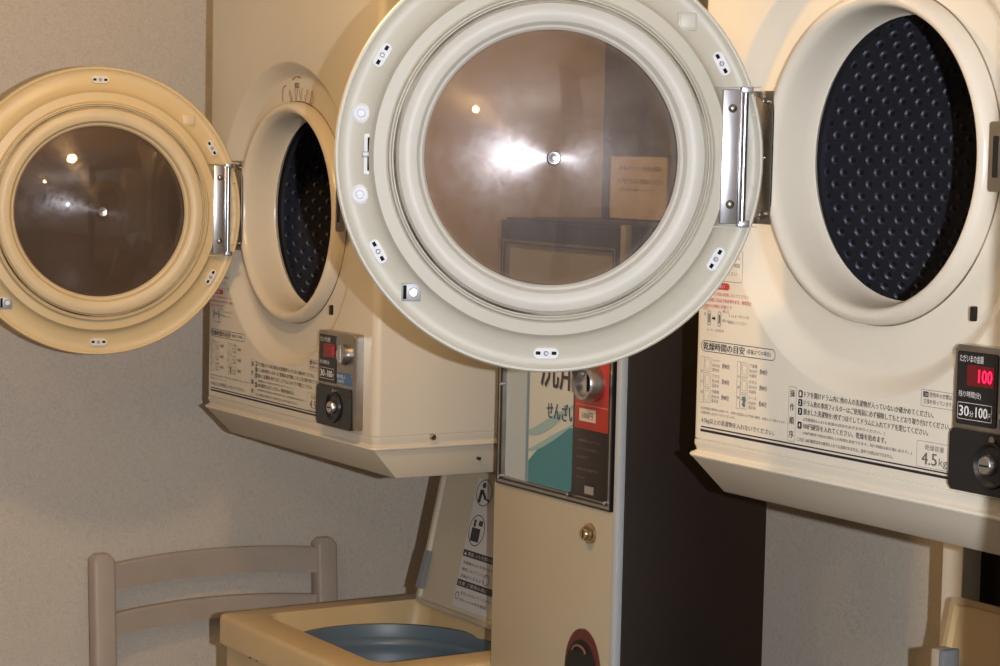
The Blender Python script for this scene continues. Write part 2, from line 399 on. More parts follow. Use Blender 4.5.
def make_drum(parent):
    bm = bmesh.new(); R = 0.262; y0, y1 = 0.085, 0.44
    lathe(bm, [(0.172, y0), (0.200, y0-0.004), (R, y0), (R, y1), (0.12, y1+0.01), (0, y1+0.01)], 96, (RX, 0, RZ), 'y')
    lathe(bm, [(0.172, y0), (0.172, y0-0.006), (R+0.004, y0-0.006), (R+0.004, y1+0.014), (0, y1+0.014)], 64, (RX, 0, RZ), 'y')
    # raised dimples in staggered rows over the drum wall, each with its hole
    cols, na = 22, 53
    for j in range(cols):
        y = y0+0.022 + j*0.0143
        for i in range(na):
            a = 2*PI*(i + 0.5*(j % 2))/na
            if abs(a-PI) > 1.45: continue
            n_ = Vector((-math.cos(a), 0, -math.sin(a))); p = Vector((RX, y, RZ)) - n_*(R-0.0003)
            t1 = Vector((0, 1, 0)); t2 = n_.cross(t1)
            rs = []
            for r, h in ((0.0072, 0), (0.0062, 0.0014), (0.0046, 0.0024), (0.0040, 0.0025)):
                rs.append([bm.verts.new(p + n_*h + t1*r*math.cos(2*PI*k/8) + t2*r*math.sin(2*PI*k/8)) for k in range(8)])
            for P, Q in zip(rs, rs[1:]):
                for k in range(8): bm.faces.new((P[k], P[(k+1) % 8], Q[(k+1) % 8], Q[k])).material_index = 1
            bm.faces.new(rs[-1]).material_index = 2
    link('drum', bm, [DRUM, DRUM_BUMP, DARKHOLE], parent)
def printed_panel(parent):
    k = bmesh.new(); s = bmesh.new(); r = bmesh.new(); g = bmesh.new()
    # twin bars
    rectf(k, 0.021, 0.474, 0.0372, 0.0388); rectf(k, 0.0195, 0.474, 0.0318, 0.0350)
    text(s, '4.5kg以上の洗濯物を入れないでください。', 0.021, 0.0422, 0.0078, 0.144, bold=0.0003)
    text(s, '乾燥時間は標準的な目安です。季節や室温および衣類の種類、枚数により異なります。', 0.019, 0.0600, 0.0034, 0.168)
    text(s, '乾燥時間にはばらつきがございます。', 0.020, 0.0545, 0.0034, 0.070)
    # heading in its long rounded box
    outline(k, rrect(0.0165, 0.163, 0.1330, 0.1470, 0.0065), 0.0008)
    text(k, '乾燥時間の目安', 0.0205, 0.1352, 0.0098, 0.083, bold=0.0005); text(k, '(容量は℃の場合)', 0.108, 0.1365, 0.0068, 0.046)
    # two tables of little garments
    for tx, rows in ((0.0165, (('トレーナー', '約10分', '薄手衣料'), ('ブラウス', '約10分', '混合布'), ('作業着', '約10分', '厚手布'))),
                     (0.0905, (('下着類', '約10分', '木綿布'), ('タオル', '約10分', '木綿布'), ('ジーンズ', '約20分', '厚手布')))):
        outline(s, rrect(tx, tx+0.0068, 0.0680, 0.1265, 0.0008, 1), 0.0004)
        for q, ch in enumerate('綿化繊' if tx < 0.05 else '木綿物'): text(s, ch, tx+0.0015, 0.106-q*0.013, 0.0038)
        for q, row in enumerate(rows):
            zz = 0.1080 - q*0.0195
            outline(s, rrect(tx+0.0072, tx+0.0215, zz+0.0003, zz+0.0180, 0.0008, 1), 0.0004)
            cx, cz = tx+0.0143, zz+0.009
            gar = [(-.004, .006), (-.0015, .007), (0, .0055), (.0015, .007), (.004, .006), (.0058, .002), (.004, .001), (.0038, -.006), (-.0038, -.006), (-.004, .001), (-.0058, .002)]
            if q == 2 and tx > 0.05: flat(g, [(cx+a, cz+b) for a, b in ((-.003, .006), (.003, .007), (.0045, .002), (.003, -.001), (.0035, -.006), (.0, -.007), (-.0035, -.004), (-.0015, 0), (-.0045, .002))])
            else: outline(s, [(cx+a, cz+b) for a, b in gar][::-1], 0.0004)
            text(s, row[0], tx+0.0240, zz+0.0128, 0.0047, 0.0150); text(s, row[1], tx+0.0240, zz+0.0068, 0.0045, 0.0150); text(s, row[2], tx+0.0240, zz+0.0010, 0.0047, 0.0140)
            text(s, '約40分', tx+0.0440, zz+0.0065, 0.0068, 0.0145, bold=0.0003)
    # vertical heading and the numbered steps
    outline(s, rrect(0.1905, 0.2045, 0.0405, 0.1060, 0.0010, 1), 0.0004)
    for q, ch in enumerate('操作順序'): text(k, ch, 0.1930, 0.0935-q*0.0162, 0.0088, 0.0085, bold=0.0003)
    for q, zz in enumerate((0.0958, 0.0853, 0.0750, 0.0585)):
        flat(k, rrect(0.2085, 0.2160, zz-0.0010, zz+0.0075, 0.0016, 3))
    steps = (('ドアを開けドラム内に他の人の洗濯物が入っていないか確かめてください。', 0.2185, 0.0956, 0.0072, 0.2195),
             ('ドラム奥の専用フィルターはご使用前に必ず掃除してもとどおり取り付けてください。', 0.2185, 0.0853, 0.0072, 0.2460),
             ('脱水した洗濯物を1枚ずつほぐしてドラムに入れてドアを閉じてください。', 0.2185, 0.0752, 0.0072, 0.2120),
             ('(洋服類は入れる容量の目安を必ずお守りください。)', 0.2185, 0.0672, 0.0045, 0.142),
             ('100円硬貨を入れてください。乾燥を始めます。', 0.2185, 0.0583, 0.0072, 0.1450),
             ('(100円硬貨で約30分間以上の時間も設定できます。残り時間は表示部に出ます。)', 0.2185, 0.0510, 0.0043, 0.187),
             ('ご注意', 0.2080, 0.0428, 0.0042, 0.0125),
             ('100円硬貨以外の硬貨を入れても返却されません。途中での停止はできません。', 0.2235, 0.0428, 0.0046, 0.152))
    for st, x, z, h, w in steps: text(k if h > 0.005 else s, st, x, z, h, w, bold=0.00025)
    for q, zz in enumerate((0.0958, 0.0853, 0.0750, 0.0585)): pass
    # capacity box and small note
    outline(s, rrect(0.4135, 0.4690, 0.0400, 0.0690, 0.0020, 2), 0.0004)
    text(s, '乾燥容量', 0.4265, 0.0595, 0.0062, 0.0300); text(s, '4.5', 0.4215, 0.0435, 0.0135, 0.0240, bold=0.0006); text(s, 'kg', 0.4490, 0.0420, 0.0110, 0.0130)
    outline(k, rrect(0.4175, 0.4700, 0.1075, 0.1260, 0.0015, 2), 0.0004)
    rectf(k, 0.4205, 0.4290, 0.1178, 0.1240); text(k, '使用中の衣類は', 0.4305, 0.1182, 0.0056, 0.0350); text(k, '交換を待っています。', 0.4215, 0.1105, 0.0056, 0.0460)
    # the upper left notes
    outline(s, rrect(0.012, 0.0950, 0.2225, 0.2620, 0.0030, 3), 0.0005)
    text(s, '使用前に必ずお読みください', 0.018, 0.250, 0.005, 0.072); text(s, '衣類の取扱い絵表示を確認', 0.018, 0.241, 0.005, 0.072); text(s, 'して乾燥してください', 0.018, 0.2305, 0.005, 0.066)
    text(s, '乾燥機', 0.024, 0.292, 0.012, 0.036)
    flat(r, rrect(0.0300, 0.0700, 0.2120, 0.2205, 0.004, 4))
    text(r, '油の付着した衣類は乾燥しないでください', 0.014, 0.2040, 0.0045, 0.094); text(r, '火災の原因になるおそれがあります。使用禁止', 0.014, 0.1960, 0.0050, 0.100, bold=0.0002)
    text(r, '洗濯後の衣類も同様です', 0.014, 0.1885, 0.0045, 0.062)
    for q in (0, 1):
        x = 0.0275 + q*0.021
        outline(s, rrect(x, x+0.0065, 0.1660, 0.1850, 0.003, 3), 0.0008); rectf(s, x+0.002, x+0.0045, 0.1700, 0.1810)
    flat(k, [(0.0370, 0.1768), (0.0410, 0.1768), (0.0410, 0.1785), (0.0440, 0.1755), (0.0410, 0.1725), (0.0410, 0.1742), (0.0370, 0.1742)])
    text(s, 'つまみ', 0.0160, 0.1850, 0.0035); text(s, '開', 0.0205, 0.1780, 0.0035); text(s, '閉じる', 0.0585, 0.1835, 0.0038); text(s, '開ける', 0.0585, 0.1720, 0.0038)
    text(s, 'フィルターのそうじは', 0.0700, 0.1790, 0.0042, 0.040); text(s, '毎回行ってください', 0.0700, 0.1710, 0.0042, 0.036); text(s, 'レバーを回す', 0.0280, 0.1590, 0.0035, 0.034)
    link('black_printing', k, INK, parent, smooth=False)
    link('fine_printing', s, INK_SOFT, parent, smooth=False)
    link('red_printing', r, INK_RED, parent, smooth=False)
    link('green_printing', g, INK_GREEN, parent, smooth=False)
    b = bmesh.new()
    b.free()
    for q, zz in enumerate((0.0958, 0.0853, 0.0750, 0.0585)):
        b = bmesh.new(); text(b, str(q+1), 0.2108, zz+0.0007, 0.0052, 0.0028, y=-0.0010, bold=0.0004); link('step_numeral', b, INK_WHITE, parent, smooth=False)
    b = bmesh.new(); text(b, 'お願い', 0.0400, 0.2138, 0.0050, 0.021, y=-0.0010); link('badge_lettering', b, INK_WHITE, parent, smooth=False)
    b = bmesh.new(); text(b, 'ご注意', 0.4212, 0.1190, 0.0036, 0.0072, y=-0.0010); link('badge_lettering', b, INK_WHITE, parent, smooth=False)
def coin_box(parent, lit):
    x0, x1, z0, z1, yf = 0.4875, 0.611, 0.0265, 0.1825, -0.0185
    bm = bmesh.new(); prism(bm, rrect(x0, x1, z0, z1, 0.005), yf, 0.012)
    bmesh.ops.bevel(bm, geom=[e for e in bm.edges if all(abs(v.co.y-yf) < 1e-6 for v in e.verts)], offset=0.0018, segments=2, affect='EDGES')
    c = link('coin_box', bm, CHROME_DULL, parent)
    bm = bmesh.new(); prism(bm, rrect(x0+0.0045, x0+0.0640, 0.0980, 0.1760, 0.003), yf-0.0012, yf+0.003); d = link('display_panel', bm, BLACK, c)
    bm = bmesh.new(); rectf(bm, x0+0.020, x0+0.060, 0.1400, 0.1620, yf-0.0016); link('display_window', bm, REDWIN, d)
    bm = bmesh.new(); text(bm, '100' if lit else '0', x0+(0.0370 if lit else 0.050), 0.1440, 0.014, 0.020 if lit else 0.008, y=yf-0.0020, bold=0.0006); link('lit_digits', bm, REDDIG if lit else REDDIM, d)
    bm = bmesh.new()
    text(bm, 'ただいまの金額', x0+0.0085, 0.1645, 0.0080, 0.0350, y=yf-0.0017); link('caption_lettering', bm, INK_WHITE, d, smooth=False); bm = bmesh.new(); text(bm, '残り時間(分)', x0+0.0085, 0.1262, 0.0076, 0.0330, y=yf-0.0017)
    link('caption_lettering', bm, INK_WHITE, d, smooth=False); bm = bmesh.new(); text(bm, '30', x0+0.0098, 0.1070, 0.0110, 0.0145, y=yf-0.0017, bold=0.0006); text(bm, '分', x0+0.0255, 0.1070, 0.0060, y=yf-0.0017); text(bm, '100', x0+0.0345, 0.1070, 0.0110, 0.0170, y=yf-0.0017, bold=0.0006)
    text(bm, '円', x0+0.0528, 0.1070, 0.0060, y=yf-0.0017)
    link('display_lettering', bm, INK_WHITE, d, smooth=False)
    bm = bmesh.new(); outline(bm, rrect(x0+0.0075, x0+0.0585, 0.1035, 0.1215, 0.001, 1), 0.0005, yf-0.0017); link('fare_outline', bm, INK_WHITE, d, smooth=False)
    bm = bmesh.new(); lathe(bm, [(0, -0.010), (0.013, -0.010), (0.0165, -0.007), (0.0175, 0.002)], 32, (x0+0.0930, yf, 0.1480), 'y'); box(bm, x0+0.0910, x0+0.0950, yf-0.0106, yf-0.009, 0.138, 0.158); link('coin_slot_disc', bm, CHROME, c)
    bm = bmesh.new(); prism(bm, rrect(x0+0.0690, x0+0.1170, 0.0990, 0.1180, 0.002), yf-0.0010, yf+0.002); bl = link('blue_label', bm, BLUE, c)
    bm = bmesh.new(); text(bm, '硬貨投入', x0+0.068, 0.1090, 0.006, 0.030, y=yf-0.0014); text(bm, '100円', x0+0.072, 0.1010, 0.006, 0.020, y=yf-0.0014); link('label_lettering', bm, INK_WHITE, bl, smooth=False)
    bm = bmesh.new(); prism(bm, rrect(x0-0.0015, x1-0.002, z0+0.0005, 0.0930, 0.005), yf-0.0030, yf+0.004)
    bmesh.ops.bevel(bm, geom=[e for e in bm.edges if all(abs(v.co.y-(yf-0.003)) < 1e-6 for v in e.verts)], offset=0.0015, segments=2, affect='EDGES')
    lp = link('lock_cover', bm, BLACK, c)
    bm = bmesh.new(); lathe(bm, [(0.0, -0.0032), (0.018, -0.0032), (0.0225, -0.007), (0.0245, -0.007), (0.026, -0.0032)], 36, (x0+0.062, yf, 0.0600), 'y'); link('lock_collar', bm, BLACK, lp)
    bm = bmesh.new(); lathe(bm, [(0, -0.010), (0.0085, -0.010), (0.0105, -0.008), (0.0115, -0.0030)], 28, (x0+0.058, yf, 0.0590), 'y'); lk = link('lock_cylinder', bm, CHROME, lp)
    bm = bmesh.new(); box(bm, x0+0.052, x0+0.064, yf-0.0108, yf-0.0098, 0.0580, 0.0600); link('keyhole', bm, DARKHOLE, lk)
    bm = bmesh.new(); disc_solid(bm, 0.004, -0.003, -0.006, (x0+0.064, yf, 0.0865), 'y', 16); link('rivet', bm, CHROME_DULL, lp)

DR = 0.2545
DSC = {'near': 1.008, 'far': 0.99}
def make_door(parent, pin_local, azn, label_dirt):
    """door built about its own centre: local +z looks to whoever sees the inner face, +x points at the hinge, +y up"""
    up = Vector((0, 0, 1)); n = Vector((math.cos(azn), math.sin(azn), 0)); xr = up.cross(n)
    R3 = Matrix((xr, up, n)).transposed().to_4x4()
    c = Vector(pin_local) - xr*0.2230*DSC[label_dirt] + n*(-0.012)
    R3.translation = c
    bm = bmesh.new()
    prof = [(0.1822, 0.0325), (0.1840, 0.0275), (0.1868, 0.0275), (0.1885, 0.0310), (0.1905, 0.0305), (0.1922, 0.0240), (0.1945, 0.0225), (0.2085, 0.0215), (0.2100, 0.0195),
            (0.2120, 0.0155), (0.2160, 0.0110), (0.2250, 0.0075), (0.2360, 0.0058), (0.2440, 0.0058), (0.2475, 0.0072), (0.2500, 0.0098), (0.2525, 0.0100), (0.2543, 0.0075), (DR, 0.002),
            (0.2510, -0.006), (0.2400, -0.015), (0.2200, -0.022), (0.1900, -0.026), (0.1600, -0.026), (0.1560, -0.020), (0.1600, 0.0), (0.1700, 0.010), (0.1780, 0.024)]
    lathe(bm, prof, 128, closed=True)
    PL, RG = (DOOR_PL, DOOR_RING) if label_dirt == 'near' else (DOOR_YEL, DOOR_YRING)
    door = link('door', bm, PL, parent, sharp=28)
    door.matrix_local = R3 @ Matrix.Scale(DSC[label_dirt], 4)
    bm = bmesh.new()
    lathe(bm, [(0.1500, 0.0155), (0.1495, 0.0215), (0.1520, 0.0260), (0.1550, 0.0275), (0.1560, 0.0300), (0.1590, 0.0345), (0.1660, 0.0375), (0.1740, 0.0370), (0.1795, 0.0345), (0.1815, 0.0300), (0.1780, 0.0240), (0.1620, 0.0080), (0.1540, 0.0080)], 128, closed=True)
    link('window_ring', bm, RG, door, sharp=28)
    bm = bmesh.new(); lathe(bm, [(0.1812, 0.0270), (0.1818, 0.0305), (0.1838, 0.0312), (0.1856, 0.0290), (0.1850, 0.0262)], 128, closed=True); link('gasket', bm, GASKET, door)
    # bowl shaped window, bulging to the inside
    bm = bmesh.new(); rb = 0.1525
    inn = [(rb*k/18, 0.018 + 0.028*(1-(k/18)**2.2)) for k in range(19)][::-1]
    outp = [(max(r-0.0012, 0), h-0.003) for r, h in inn[::-1]]
    lathe(bm, inn + outp[0:], 96, closed=True)
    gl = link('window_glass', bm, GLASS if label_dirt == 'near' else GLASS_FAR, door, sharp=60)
    bm = bmesh.new(); lathe(bm, [(0.0085, 0.0435), (0.0085, 0.0468), (0.0070, 0.0482), (0.0030, 0.0478), (0, 0.0465)], 28); link('centre_screw', bm, CHROME, gl)
    # slotted clips round the channel
    def polar(a, r): return (r*math.cos(math.radians(a)), r*math.sin(math.radians(a)))
    for a in (30, 90, 150, 209.5, 270, 330):
        x, y = polar(a, 0.2310)
    
        bm = bmesh.new()
        pts = [(p[0], p[1]) for p in rrect(-0.0150, 0.0150, -0.0062, 0.0062, 0.0060)]
        prism(bm, pts, 0.0, 0.0075, 'z')
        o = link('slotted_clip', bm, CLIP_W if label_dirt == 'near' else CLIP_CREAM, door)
        o.matrix_local = Matrix.Translation((x, y, 0.0045)) @ Matrix.Rotation(math.radians(a+90), 4, 'Z')
        bm = bmesh.new()
        for s in (-1, 1): box(bm, s*0.0095-0.0028, s*0.0095+0.0028, -0.0018, 0.0022, 0.0072, 0.0079)
        link('slot', bm, SLOTBLACK, o)
        bm = bmesh.new(); disc_solid(bm, 0.0030, 0.007, 0.0095, (0, 0, 0), 'z', 14, 0.001); link('screw', bm, SCREW, o)
    # two round bolts either side of the strike
    for a in (168, 192):
        x, y = polar(a, 0.2285)
        bm = bmesh.new(); lathe(bm, [(0, 0.0105), (0.0085, 0.0105), (0.0118, 0.0080), (0.0122, 0.0040)], 28, (x, y, 0.0)); o = link('round_boss', bm, CLIP_W if label_dirt == 'near' else CLIP_CREAM, door)
        bm = bmesh.new(); lathe(bm, [(0, 0.0135), (0.0045, 0.0135), (0.0052, 0.0100)], 8, (x, y, 0.0)); link('bolt', bm, SCREW, o)
    # latch strike
    bm = bmesh.new(); X = -0.2090
    prism(bm, rrect(X-0.0105, X+0.0105, -0.0235, 0.0235, 0.002), 0.004, 0.0125, 'z'); st = link('latch_strike', bm, CLIP_W if label_dirt == 'near' else CLIP_CREAM, door)
    bm = bmesh.new(); box(bm, X-0.0065, X+0.0070, -0.0195, 0.0195, 0.0122, 0.0132); link('latch_slot', bm, SLOTBLACK, st)
    bm = bmesh.new(); box(bm, X+0.0025, X+0.0050, -0.0150, 0.0150, 0.0128, 0.0145, 0.0005); box(bm, X-0.0130, X-0.0045, -0.0035, 0.0030, 0.0125, 0.0150, 0.0008); link('latch_roller', bm, SCREW, st)
    # square plates
    for a, cr_ in ((225, True), (46, False)):
        x, y = polar(a, 0.2280)
        bm = bmesh.new(); box(bm, x-0.0112, x+0.0112, y-0.0105, y+0.0105, 0.004, 0.0105, 0.0012)
        o = link('square_plate', bm, SCREW if cr_ else PL, door)
        if cr_:
            bm = bmesh.new(); disc_solid(bm, 0.0055, 0.0100, 0.0135, (x+0.0025, y, 0), 'z', 18, 0.001); link('screw', bm, CHROME_DULL, o)
            bm = bmesh.new(); box(bm, x-0.0095, x-0.0055, y-0.0080, y+0.0080, 0.0103, 0.0112); link('slot', bm, SLOTBLACK, o)
        else:
            bm = bmesh.new(); box(bm, x-0.0085, x+0.0085, y-0.0075, y+0.0075, 0.0100, 0.0125, 0.0006); link('raised_pad', bm, RG, o)
    # hinge: sunk pocket walls, leaf screwed to the door and the barrel
    bm = bmesh.new()
    bm.free()
    for yy in (0.0886, -0.0766):
        bm = bmesh.new(); box(bm, 0.1930, 0.2460, yy-0.0006, yy+0.0006, 0.010, 0.0228); link('pocket_wall', bm, PL, door)
    for yy in (-0.055, -0.028, 0.0, 0.028, 0.055):
        bm = bmesh.new(); box(bm, 0.2290, 0.2440, yy-0.0006, yy+0.0006, 0.006, 0.0125); link('pocket_rib', bm, PL, door)
    bm = bmesh.new(); box(bm, 0.2010, 0.2215, -0.0730, 0.0850, 0.0190, 0.0260, 0.0010); box(bm, 0.2215, 0.2240, -0.0730, 0.0850, 0.0120, 0.0285, 0.0006)
    hb = link('hinge_leaf', bm, CHROME, door)
    bm = bmesh.new(); tube(bm, [(0.2285, -0.0770, 0.0190), (0.2285, 0.0890, 0.0190)], 0.0042, 14); 
    for yy in (-0.0730, 0.0850): box(bm, 0.2230, 0.2370, yy-0.0040, yy+0.0040, 0.0140, 0.0240, 0.0010)
    link('hinge_barrel', bm, CHROME, hb)
    for yy in (-0.0500, 0.0630):
        bm = bmesh.new(); lathe(bm, [(0, 0.0290), (0.0032, 0.0285), (0.0050, 0.0268), (0.0054, 0.0255)], 16, (0.2125, yy, 0)); link('screw', bm, CHROME_DULL, hb)
    return door

def make_dryer(o, label, pin, tilt, which):
    t = thing('coin_dryer', label, 'dryer', (o[0], o[1], H+o[2]), 0, None)
    near = which == 'near'
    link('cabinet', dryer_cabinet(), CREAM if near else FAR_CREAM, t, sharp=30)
    link('bottom_tray', dryer_tray(), SHADED_TRAY if near else FAR_TRAY, t)
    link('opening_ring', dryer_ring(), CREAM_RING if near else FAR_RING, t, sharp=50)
    bm = bmesh.new(); lathe(bm, [(0.1895, 0.0245), (0.1900, 0.0232), (0.1916, 0.0230), (0.1922, 0.0245)], 112, (RX-0.002, 0, RZ+0.003), 'y', closed=True); link('ring_seam', bm, SEAM, t)
    make_drum(t)
    printed_panel(t)
    coin_box(t, which == 'near')
    # door latch plate and the little black slot on the right of the seat
    bm = bmesh.new(); prism(bm, rrect(0.5080, 0.5280, 0.3450, 0.4190, 0.004), -0.002, 0.004); lp = link('latch_plate', bm, CHROME_DULL, t)
    bm = bmesh.new(); prism(bm, rrect(0.5140, 0.5220, 0.3600, 0.4040, 0.002), -0.0026, 0.0); link('latch_slot', bm, BLACK, lp)
    bm = bmesh.new(); prism(bm, rrect(0.4885, 0.4945, 0.2060, 0.2225, 0.0025), -0.0012, 0.004); link('door_switch_slot', bm, BLACK, t)
    # fixed hinge leaf
    bm = bmesh.new(); box(bm, 0.1130, 0.1440, -0.0010, 0.0020, 0.2960, 0.4560, 0.0008); [box(bm, 0.1130, 0.1190, pin[1]-o[1]-0.004, 0.0015, zz-0.003, zz+0.003, 0.0008) for zz in (0.2995, 0.4525)]
    hl = link('hinge_plate', bm, CHROME_DULL, t)
    for zz in (0.3080, 0.3760, 0.4440):
        bm = bmesh.new(); disc_solid(bm, 0.0042, 0.0, -0.0035, (0.1340 if zz != 0.3760 else 0.1280, -0.0010, zz), 'y', 14, 0.001); link('screw', bm, CHROME_DULL, hl)
    # worn maker's script on the seat above the opening, with a rivet
    bm = bmesh.new()
    import itertools
    def stroke(pts, w=0.0022):
        P = [Vector(p) for p in pts]; L = []; Rr = []
        for i, p in enumerate(P):
            d = (P[min(i+1, len(P)-1)]-P[max(i-1, 0)]).normalized(); nn = Vector((-d.y, d.x))*w*0.5
            L.append(bm.verts.new((p.x+nn.x, 0.0236, p.y+nn.y))); Rr.append(bm.verts.new((p.x-nn.x, 0.0236, p.y-nn.y)))
        for i in range(len(P)-1): bm.faces.new((L[i], L[i+1], Rr[i+1], Rr[i]))
    zc = 0.576
    stroke([(0.262+0.020*math.cos(a)*0.5, zc-0.004+0.016*math.sin(a)) for a in [1.2+k*0.25 for k in range(12)]])
    for q in range(5):
        x = 0.278+q*0.020
        stroke([(x+0.013*(k/12), zc-0.006+0.010*math.sin(k/12*2*PI+q)+0.003*math.sin(q)) for k in range(13)], 0.0018)
    stroke([(0.266+k*0.009, zc-0.020+0.004*math.sin(k*0.6)) for k in range(13)], 0.0012)
    stroke([(0.290, zc+0.022), (0.304, zc+0.028), (0.322, zc+0.025)], 0.003)
    link('script_emblem', bm, LOGO, t, smooth=False)
    bm = bmesh.new(); disc_solid(bm, 0.0045, 0.025, 0.0205, (0.3120, 0, 0.5880), 'y', 16, 0.001); link('rivet', bm, CHROME_DULL, t)
    for (y, z, rr) in ((0.107, 0.0163, 0.0050), (0.196, -0.0235, 0.0028)):
        bm = bmesh.new(); disc_solid(bm, rr, -0.002, 0.0065, (W, y, z), 'x', 14, 0.001); link('side_screw', bm, BRASS if rr > 0.004 else BLACK, t)
    ang = math.atan2(-pin[1], -pin[0])        # from the hinge towards the viewer
    v = Vector((pin[0]-0, pin[1]-0, 0))
    make_door(t, (pin[0]-o[0], pin[1]-o[1], 0.370 if which == 'near' else 0.363), ang + math.radians(tilt), which)
    return t
RZ = 0.3755
R0 = (-2.204, 1.663, -0.373)
L0 = (-3.708, 1.674, -0.4775)
make_dryer(R0, 'nearer cream coin-operated dryer at right, big round door open, red lit coin display', (-2.077, 1.625), 10.5, 'near')
RZ = 0.3665
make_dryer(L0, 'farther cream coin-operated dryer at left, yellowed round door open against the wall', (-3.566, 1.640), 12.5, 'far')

# ------------------------------------------------------------------ stands that carry the dryers
def stand(o, label, posts):
    t = thing('dryer_stand', label, 'stand', (o[0], o[1], 0), 0, None)
    top = H+o[2]-0.0494-0.001
    for px in posts:
        bm = bmesh.new(); box(bm, px, px+0.040, 0.430, 0.466, 0.0, top, 0.003); link('post', bm, POST, t)
        bm = bmesh.new(); box(bm, max(px, 0.03), max(px, 0.03)+0.030, 0.37, 0.43, top-0.012, top, 0.002); link('arm', bm, POST, t)
    bm = bmesh.new(); box(bm, posts[0]+0.040, posts[1], 0.435, 0.461, top-0.06, top-0.03, 0.002); link('crossbar', bm, POST, t)
    bm = bmesh.new(); box(bm, posts[0]+0.040, posts[1], 0.435, 0.461, 0.10, 0.13, 0.002); link('crossbar', bm, POST, t)
stand(R0, 'cream steel post stand under the nearer dryer at right', (0.008, 0.60))
stand(L0, 'cream steel post stand hidden behind the raised washer lid under the farther dryer', (0.22, 0.50))

# ------------------------------------------------------------------ detergent vending machine
VX, VY, VZ = -2.943, 1.837, H-0.523
def make_vending():
    t = thing('vending_machine', 'tall slim detergent vending machine with cream front and dark brown side, between the dryers', 'vending machine', (VX, VY, 0))
    zt = VZ+0.424
    w = 0.336; d = 0.280
    bm = bmesh.new(); box(bm, -0.010, w, 0.0125, d, 0, zt, 0.002); link('cabinet', bm, BROWN_SIDE, t)
    bm = bmesh.new(); box(bm, -0.009, 0.323, 0.0, 0.010, 0.02, VZ, 0.001); link('lower_front', bm, VEND_FRONT, t)
    bm = bmesh.new(); box(bm, 0.3235, w+0.001, -0.001, 0.012, 0.02, zt, 0.003); link('corner_strip', bm, VEND_EDGE, t)
    # framed display case
    fx0, fx1, fz0, fz1 = 0.000, 0.3195, VZ, VZ+0.420
    def frame(x0, x1, z0, z1, w_, y0, y1, top=None):
        bm = bmesh.new(); tp = top or w_
        box(bm, x0, x0+w_, y0, y1, z0, z1); box(bm, x1-w_, x1, y0, y1, z0, z1)
        box(bm, x0+w_, x1-w_, y0, y1, z0, z0+w_); box(bm, x0+w_, x1-w_, y0, y1, z1-tp, z1)
        return bm
    a = link('outer_frame', frame(fx0, fx1, fz0, fz1, 0.0030, -0.003, 0.006, 0.030), BLACK, t, smooth=False)
    link('frame_trim', frame(fx0+0.003, fx1-0.003, fz0+0.003, fz1-0.03, 0.0042, -0.0028, 0.006), CHROME_DULL, a, smooth=False)
    link('inner_frame', frame(fx0+0.0072, fx1-0.0072, fz0+0.0072, fz1-0.034, 0.0028, -0.003, 0.006), BLACK, a, smooth=False)
    link('inner_trim', frame(fx0+0.010, fx1-0.010, fz0+0.010, fz1-0.034, 0.0022, -0.0015, 0.006), CHROME_DULL, a, smooth=False)
    bm = bmesh.new(); box(bm, 0.011, 0.308, 0.006, 0.011, fz0+0.011, fz1-0.034); link('case_back', bm, PALEBLUE, t, smooth=False)
    # printed sign in the window
    sg = bmesh.new(); rectf(sg, 0.080, 0.212, fz0+0.013, fz1-0.16, 0.0052); s = link('printed_sign', sg, PALEPRINT, t, smooth=False)
    bm = bmesh.new(); rectf(bm, 0.073, 0.081, fz0+0.013, fz1-0.16, 0.0050); link('blue_edge_strip', bm, mat('blue_grey_strip', (0.16, 0.25, 0.30), 0.4), s, smooth=False)
    bm = bmesh.new(); pts = [(0.082, fz0+0.013), (0.212, fz0+0.013), (0.212, fz0+0.112)]
    pts += [(0.212-0.130*k/10, fz0+0.112 - 0.066*(k/10)**1.7) for k in range(1, 11)]
    flat(bm, pts, 0.0048); link('teal_wave', bm, TEAL, s, smooth=False)
    bm = bmesh.new()
    for k0, th, dz in ((0.155, 0.018, 0), (0.125, 0.010, 0.0)):
        up_ = [(0.082+0.130*k/12, fz0+k0-0.060+0.055*(k/12)**1.6+0.010*math.sin(k/12*PI)) for k in range(13)]
        dn = [(x, z-th*(0.25+0.75*math.sin(PI*min(1, i/12+0.1)))) for i, (x, z) in enumerate(up_)]
        flat(bm, up_+dn[::-1], 0.0046)
    link('pale_wave', bm, TEALPALE, s, smooth=False)
    bm = bmesh.new(); text(bm, '洗剤', 0.112, fz0+0.166, 0.080, 0.102, y=0.0040, bold=0.0020); link('large_lettering', bm, mat('plum_ink', (0.055, 0.03, 0.04), 0.4), s, smooth=False)
    bm = bmesh.new(); text(bm, 'せんざい', 0.132, fz0+0.119, 0.027, 0.078, y=0.0040, bold=0.0012); link('small_lettering', bm, mat('dark_teal_ink', (0.03, 0.06, 0.07), 0.4), s, smooth=False)
    # coin side
    bm = bmesh.new(); box(bm, 0.2115, 0.3085, 0.000, 0.006, fz0+0.012, fz0+0.2600, 0.0005); cp = link('coin_panel', bm, mat('black_brown_panel', (0.022, 0.014, 0.012), 0.3), t)
    bm = bmesh.new(); box(bm, 0.2190, 0.3080, -0.002, 0.001, fz0+0.1150, fz0+0.2560, 0.0005); rp = link('red_panel', bm, RED, cp)
    bm = bmesh.new(); box(bm, 0.2200, 0.3070, -0.0024, -0.0018, fz0+0.1510, fz0+0.1520); link('red_panel_line', bm, mat('pale_red_line', (0.75, 0.22, 0.15), 0.4), rp, smooth=False)
    bm = bmesh.new(); rectf(bm, 0.2320, 0.2760, fz0+0.1270, fz0+0.1460, -0.0026); lb = link('price_label', bm, mat('price_paper', (0.62, 0.50, 0.36), 0.5), rp, smooth=False)
